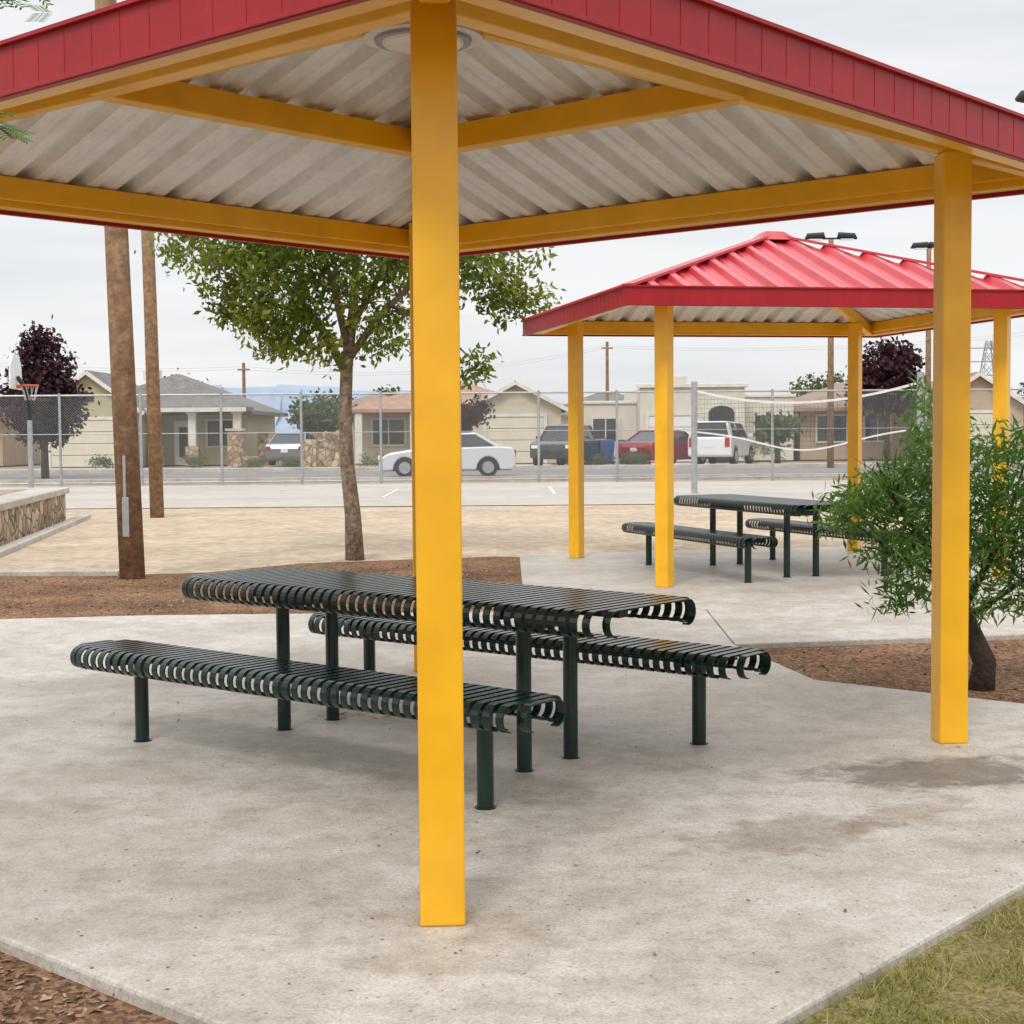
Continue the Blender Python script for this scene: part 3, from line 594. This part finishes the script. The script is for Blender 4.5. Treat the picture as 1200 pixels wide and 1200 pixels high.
sr=t.part('arch_surround','trim'); sr.xz(arch(9.0,10.6,2.85),71.76,71.79)
garage(t,6.4,8.8,71.77,m='white'); window(t,12.1,1.5,1.1,1.3,72.95); window(t,4.5,1.5,1.2,1.1,73.45)
W.bx(7.2,8.2,71.9,72.4,3.66,4.0) ; t.done()
t=Thing('brick_house'); W=t.part('walls','st4'); Rf=t.part('roof','rf4')
W.bx(13.9,24,74,84,0,2.5); hip(Rf,13.9,24,73.5,84,2.5,4.5,.5); gable(t,W,Rf,19.5,23.8,71.5,78,2.5,3.9); garage(t,20.3,23,71.47)
window(t,15.4,1.5,1.4,1.2,73.95); window(t,17.6,1.5,1.2,1.2,73.95); t.done()
t=Thing('stucco_house'); W=t.part('walls','st2'); Rf=t.part('roof','rf1'); W.bx(26,38,74,84,0,2.5); hip(Rf,26,38,73.5,84,2.5,4.3,.5); garage(t,27,30,73.95); window(t,34,1.5,1.5,1.2,73.95); t.done()
t=Thing('stucco_house'); W=t.part('walls','st4'); Rf=t.part('roof','rf4'); W.bx(-36,-24.5,74,84,0,2.5); hip(Rf,-36,-24.5,73.5,84,2.5,4.2,.5); garage(t,-29,-26,73.95); window(t,-33,1.5,1.5,1.2,73.95); t.done()
for i,(x0,x1,y,rf) in enumerate([(-14,-5,105,'rf4'),(2,12,108,'rf1'),(-40,-28,106,'rf2'),(20,32,104,'rf2'),(40,52,90,'rf4'),(-56,-42,88,'rf1')]):
    t=Thing('distant_house'); W=t.part('walls','st2'); Rf=t.part('roof',rf); W.bx(x0,x1,y,y+9,0,2.6); hip(Rf,x0,x1,y,y+9,2.6,4.3); window(t,(x0+x1)/2,1.5,1.4,1.2,y-.05); t.done()
p=Thing('yard_wall'); s=p.part('blocks','stone'); s.bx(-12.2,-8,74,74.3,0,1.5); s.bx(-9.0,-8.4,66,66.6,0,1.2); s.bx(-8.4,-7.2,66.2,66.4,0,.8); s.bx(2.6,3.0,70,74,0,1.5); p.done()
p=Thing('yard_wall'); s=p.part('pillars','stone',bevel=.03); s.bx(-12.2,-11.6,66,66.6,0,1.6); s.bx(-11.6,-10.9,66.2,66.5,0,.5)
s=p.part('caps','conc2'); s.bx(-12.28,-11.52,65.92,66.68,1.6,1.7); p.done()
for x0,x1 in ((-21.2,-17.8),(-1.4,1.8),(6.2,9),(20.2,23.2)): sheet('driveway',[(x0,63.01),(x1,63.01),(x1,71.4),(x0,71.4)],-.03,M['conc2'])
# ------------------------------------------------------------------ vehicles
def carpaint(name,c,metal=.3): return mat(name,c,tuple(v*.92 for v in c),rough=.25,coat=.8,metal=metal,scale=1)
def car(name,loc_,rot,paint,kind):
    t=Thing(name,loc_,rot)
    if kind=='sedan': Lf,Wd,prof,cab=2.3,.90,[(-2.3,.4),(-2.3,.78),(-2.2,1.0),(-1.6,1.03),(1.0,.97),(1.95,.82),(2.25,.66),(2.3,.4),(2.2,.22)],[(-1.75,1.0),(1.1,.96),(.3,1.42),(-1.0,1.44)]; wx=(1.42,-1.38); r=.33
    if kind=='suv': Lf,Wd,prof,cab=2.25,.92,[(-2.25,.45),(-2.25,1.1),(-2.2,1.2),(1.05,1.12),(2.0,1.05),(2.22,.9),(2.25,.45),(2.15,.32)],[(-2.18,1.18),(1.1,1.1),(.55,1.74),(-2.05,1.78)]; wx=(1.4,-1.35); r=.38
    if kind=='pickup': Lf,Wd,prof,cab=2.6,.97,[(-2.6,.5),(-2.6,1.12),(1.2,1.12),(2.3,1.06),(2.57,.95),(2.6,.5),(2.5,.38)],[(-.75,1.10),(1.35,1.10),(.8,1.68),(-.6,1.70)]; wx=(1.75,-1.65); r=.39
    zb=.24 if kind=='sedan' else .36
    poly=list(prof)
    for xc in wx:
        poly+= [(xc+(r+.06)*math.cos(a), zb+(r+.12)*math.sin(a)) for a in np.linspace(0,math.pi,9)]
    poly+=[(-Lf+.1,zb)]
    b=t.part('body',paint,bevel=.05); b.xz(poly,-Wd,Wd)
    g=t.part('windows','glass',bevel=.03); wt=Wd-.24; wb=Wd-.06
    vs=[]
    for (x,z),wd in zip(cab,(wb,wb,wt,wt)): vs+=[(x,-wd,z),(x,wd,z)]
    fs=[(0,2,4,6),(1,7,5,3),(0,1,3,2),(2,3,5,4),(4,5,7,6),(6,7,1,0)]; g.add(vs,fs)
    rf=t.part('roof_and_pillars',paint,bevel=.015); (x2,z2),(x3,z3)=cab[2],cab[3]
    rf.add([(x3-.04,-wt-.02,z3),(x2+.05,-wt-.02,z2),(x2+.05,wt+.02,z2),(x3-.04,wt+.02,z3),(x3+.05,-wt+.05,z3+.06),(x2-.1,-wt+.05,z2+.06),(x2-.1,wt-.05,z2+.06),(x3+.05,wt-.05,z3+.06)],[(3,2,1,0),(4,5,6,7),(0,1,5,4),(1,2,6,5),(2,3,7,6),(3,0,4,7)])
    for sgn in (-1,1):
        for (xa,za),(xb,zb_) in ((cab[1],cab[2]),(cab[0],cab[3])): rf.beam((xa,sgn*(wb),za),(xb,sgn*(wt+.01),zb_),.08,.08)
        xm=(cab[2][0]+cab[3][0])/2; rf.beam((xm,sgn*wb,1.0),(xm,sgn*wt,cab[2][1]),.07,.05)
        if kind=='suv': rf.beam((xm-1,sgn*wb,1.1),(xm-.9,sgn*wt,cab[2][1]),.12,.06)
    wh=t.part('tyres','rubber'); rm=t.part('rims','steel')
    for xc in wx:
        for sgn in (-1,1):
            wh.tube([(xc,sgn*(Wd-.22),r),(xc,sgn*(Wd+.0),r)],r,n=22); rm.tube([(xc,sgn*(Wd-.02),r),(xc,sgn*(Wd+.015),r)],r*.62,n=10)
    dk=t.part('underbody','dark'); dk.bx(-Lf+.15,Lf-.15,-Wd+.1,Wd-.1,zb-.02,zb+.45); dk.bx(Lf-.02,Lf+.012,-.5,.5,.5,.68)
    hl=t.part('headlamps','lamp'); zt=.68 if kind=='sedan' else .85
    tl=t.part('tail_lamps',mat('tail_red',(.4,.01,.01)),bevel=.01)
    for sgn in (-1,1): hl.box(Lf-.02,sgn*(Wd-.25),zt,.08,.32,.14); tl.box(-Lf-.0,sgn*(Wd-.16),zt+.12,.06,.2,.2 if kind=='sedan' else .4)
    bp=t.part('number_plate','white'); bp.box(-Lf-.02,0,zt,.02,.32,.15)
    mi=t.part('mirrors',paint,bevel=.02)
    for sgn in (-1,1): mi.box(cab[1][0]-.35,sgn*(Wd+.1),1.08 if kind=='sedan' else 1.22,.12,.2,.13)
    if kind=='pickup': bd=t.part('bed_opening','dark'); bd.bx(-2.5,-.85,-Wd+.1,Wd-.1,1.1,1.13)
    return t.done()
car('parked_sedan',(-2.2,52.5,-.04),R(182),carpaint('silver_paint',(.66,.68,.70),.1),'sedan')
car('pickup_truck',(2.45,64.8,.0),R(252),carpaint('charcoal_paint',(.05,.052,.055)),'pickup')
car('parked_sedan',(6.65,66,.0),R(48),carpaint('dark_red_paint',(.26,.015,.02)),'sedan')
car('parked_suv',(9.0,65.5,.0),R(68),carpaint('white_paint_car',(.75,.75,.75),0),'suv')
car('parked_sedan',(-10.1,72,.0),R(85),carpaint('grey_paint',(.2,.21,.22)),'sedan')
BL=mat('blue_plastic',(.03,.10,.30),rough=.5)
for x in (4.1,4.9):
    t=Thing('trash_bin',(x,66,0),0); b=t.part('body',BL,bevel=.02)
    b.add([(-.24,-.26,.05),(.24,-.26,.05),(.24,.26,.05),(-.24,.26,.05),(-.31,-.34,1.0),(.31,-.34,1.0),(.31,.34,1.0),(-.31,.34,1.0)],[(3,2,1,0),(4,5,6,7),(0,1,5,4),(1,2,6,5),(2,3,7,6),(3,0,4,7)])
    l=t.part('lid',BL,bevel=.02); l.box(0,0,1.05,.68,.74,.08); w_=t.part('wheels','rubber')
    for s_ in (-1,1): w_.tube([(s_*.28,.24,.1),(s_*.32,.24,.1)],.1,n=12)
    t.done()
# ------------------------------------------------------------------ light poles, poles, wires, tower
def lightpole(x,y,h,span=.85,mat_='wood'):
    t=Thing('street_lamp',(x,y,0)); s=t.part('pole',mat_,smooth=True); s.tube([(0,0,-.1),(0,0,h)],[.14,.1],n=10)
    s=t.part('arm','dark'); s.tube([(-span,0,h+.05),(span,0,h+.05)],.04,n=6); hd=t.part('lamp_heads','dark')
    for sg in (-1,1): hd.tube([(sg*(span-.35),0,h+.06),(sg*(span-.3),0,h+.16),(sg*(span+.3),0,h+.14),(sg*(span+.4),0,h+.03)],[.04,.14,.12,.04],n=10)
    l=t.part('lenses','lamp')
    for sg in (-1,1): l.box(sg*span,0,h+.01,.5,.2,.04)
    t.done()
lightpole(12.45,60,8.8,.6); lightpole(17.6,65,9.0,.35)
t=Thing('street_lamp',(9.3,25,0)); s=t.part('pole','steel',smooth=True); s.tube([(0,0,-.1),(0,0,6.5)],[.09,.06],n=10); s=t.part('arm','steel'); s.tube([(0,0,6.4),(-.3,0,6.75),(-.7,0,6.8)],.03,n=8)
s=t.part('lamp_head','dark'); s.tube([(-.6,0,6.8),(-.75,0,6.82),(-1.05,0,6.8),(-1.15,0,6.75)],[.04,.11,.10,.03],n=10); t.done()
ends=[]
for x,y,h in ((-15.6,90,5.6),(-44,88,8),(6,96,7.0),(40,92,8.5)):
    t=Thing('power_pole',(x,y,0)); s=t.part('pole','wood'); s.tube([(0,0,0),(0,0,h)],[.13,.09],n=8); s.box(0,0,h-.4,.7,.1,.1); t.done(); ends.append((x,y,h-.3))
ends.sort()
t=Thing('power_lines'); s=t.part('wires','steel')
for a,b in zip(ends[:-1],ends[1:]):
    for off in (-.3,.3):
        pts=[]
        for i in range(13):
            u=i/12; pts.append((a[0]+(b[0]-a[0])*u,a[1]+(b[1]-a[1])*u+off,a[2]+(b[2]-a[2])*u-.9*4*u*(1-u)+off*.3))
        s.tube(pts,.007,n=4)
t.done()
t=Thing('transmission_tower',(124,400,0)); s=t.part('lattice','steel'); H=24
def hw(z): return 3.2*(1-z/H)+.6
lv=[0,5,10,14,18,21,24]
for a,b in zip(lv[:-1],lv[1:]):
    c=[(-1,-1),(1,-1),(1,1),(-1,1)]
    for i in range(4):
        x0,y0=c[i];x1,y1=c[(i+1)%4]
        s.beam((x0*hw(a),y0*hw(a),a),(x0*hw(b),y0*hw(b),b),.22,.22); s.beam((x0*hw(a),y0*hw(a),a),(x1*hw(b),y1*hw(b),b),.14,.14); s.beam((x1*hw(a),y1*hw(a),a),(x0*hw(b),y0*hw(b),b),.14,.14)
for z in (15,18.5,22): s.beam((-5,0,z),(5,0,z),.25,.3)
t.done()
# ------------------------------------------------------------------ mountains
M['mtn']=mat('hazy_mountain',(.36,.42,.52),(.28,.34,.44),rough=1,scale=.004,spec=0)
def mtn(name,y,x0,x1,hs,seed):
    g=random.Random(seed); n=160; vs=[];fs=[]
    ph=[g.random()*6.28 for _ in range(8)]
    for i in range(n+1):
        u=i/n; x=x0+(x1-x0)*u; h=0
        for k,f in enumerate((2,5,9,17,31,57,90)): h+=math.sin(u*f*2+ph[k])/(f**.75)
        env=math.sin(math.pi*u)**.6
        z=hs*env*(.72+.25*h)
        for q,(dy,fz) in enumerate(((-500,-.05),(-260,.35+.1*math.sin(i*.9)),(-120,.7+.08*math.sin(i*.6+1)),(0,1))): vs.append((x+30*math.sin(i*1.3+q),y+dy,max(-2,z*fz)))
    for i in range(n):
        for q in range(3): a=4*i+q; fs.append((a,a+4,a+5,a+1))
    me=bpy.data.meshes.new(name); me.from_pydata(vs,[],fs); me.materials.append(M['mtn']); o=bpy.data.objects.new(name,me); sc.collection.objects.link(o)
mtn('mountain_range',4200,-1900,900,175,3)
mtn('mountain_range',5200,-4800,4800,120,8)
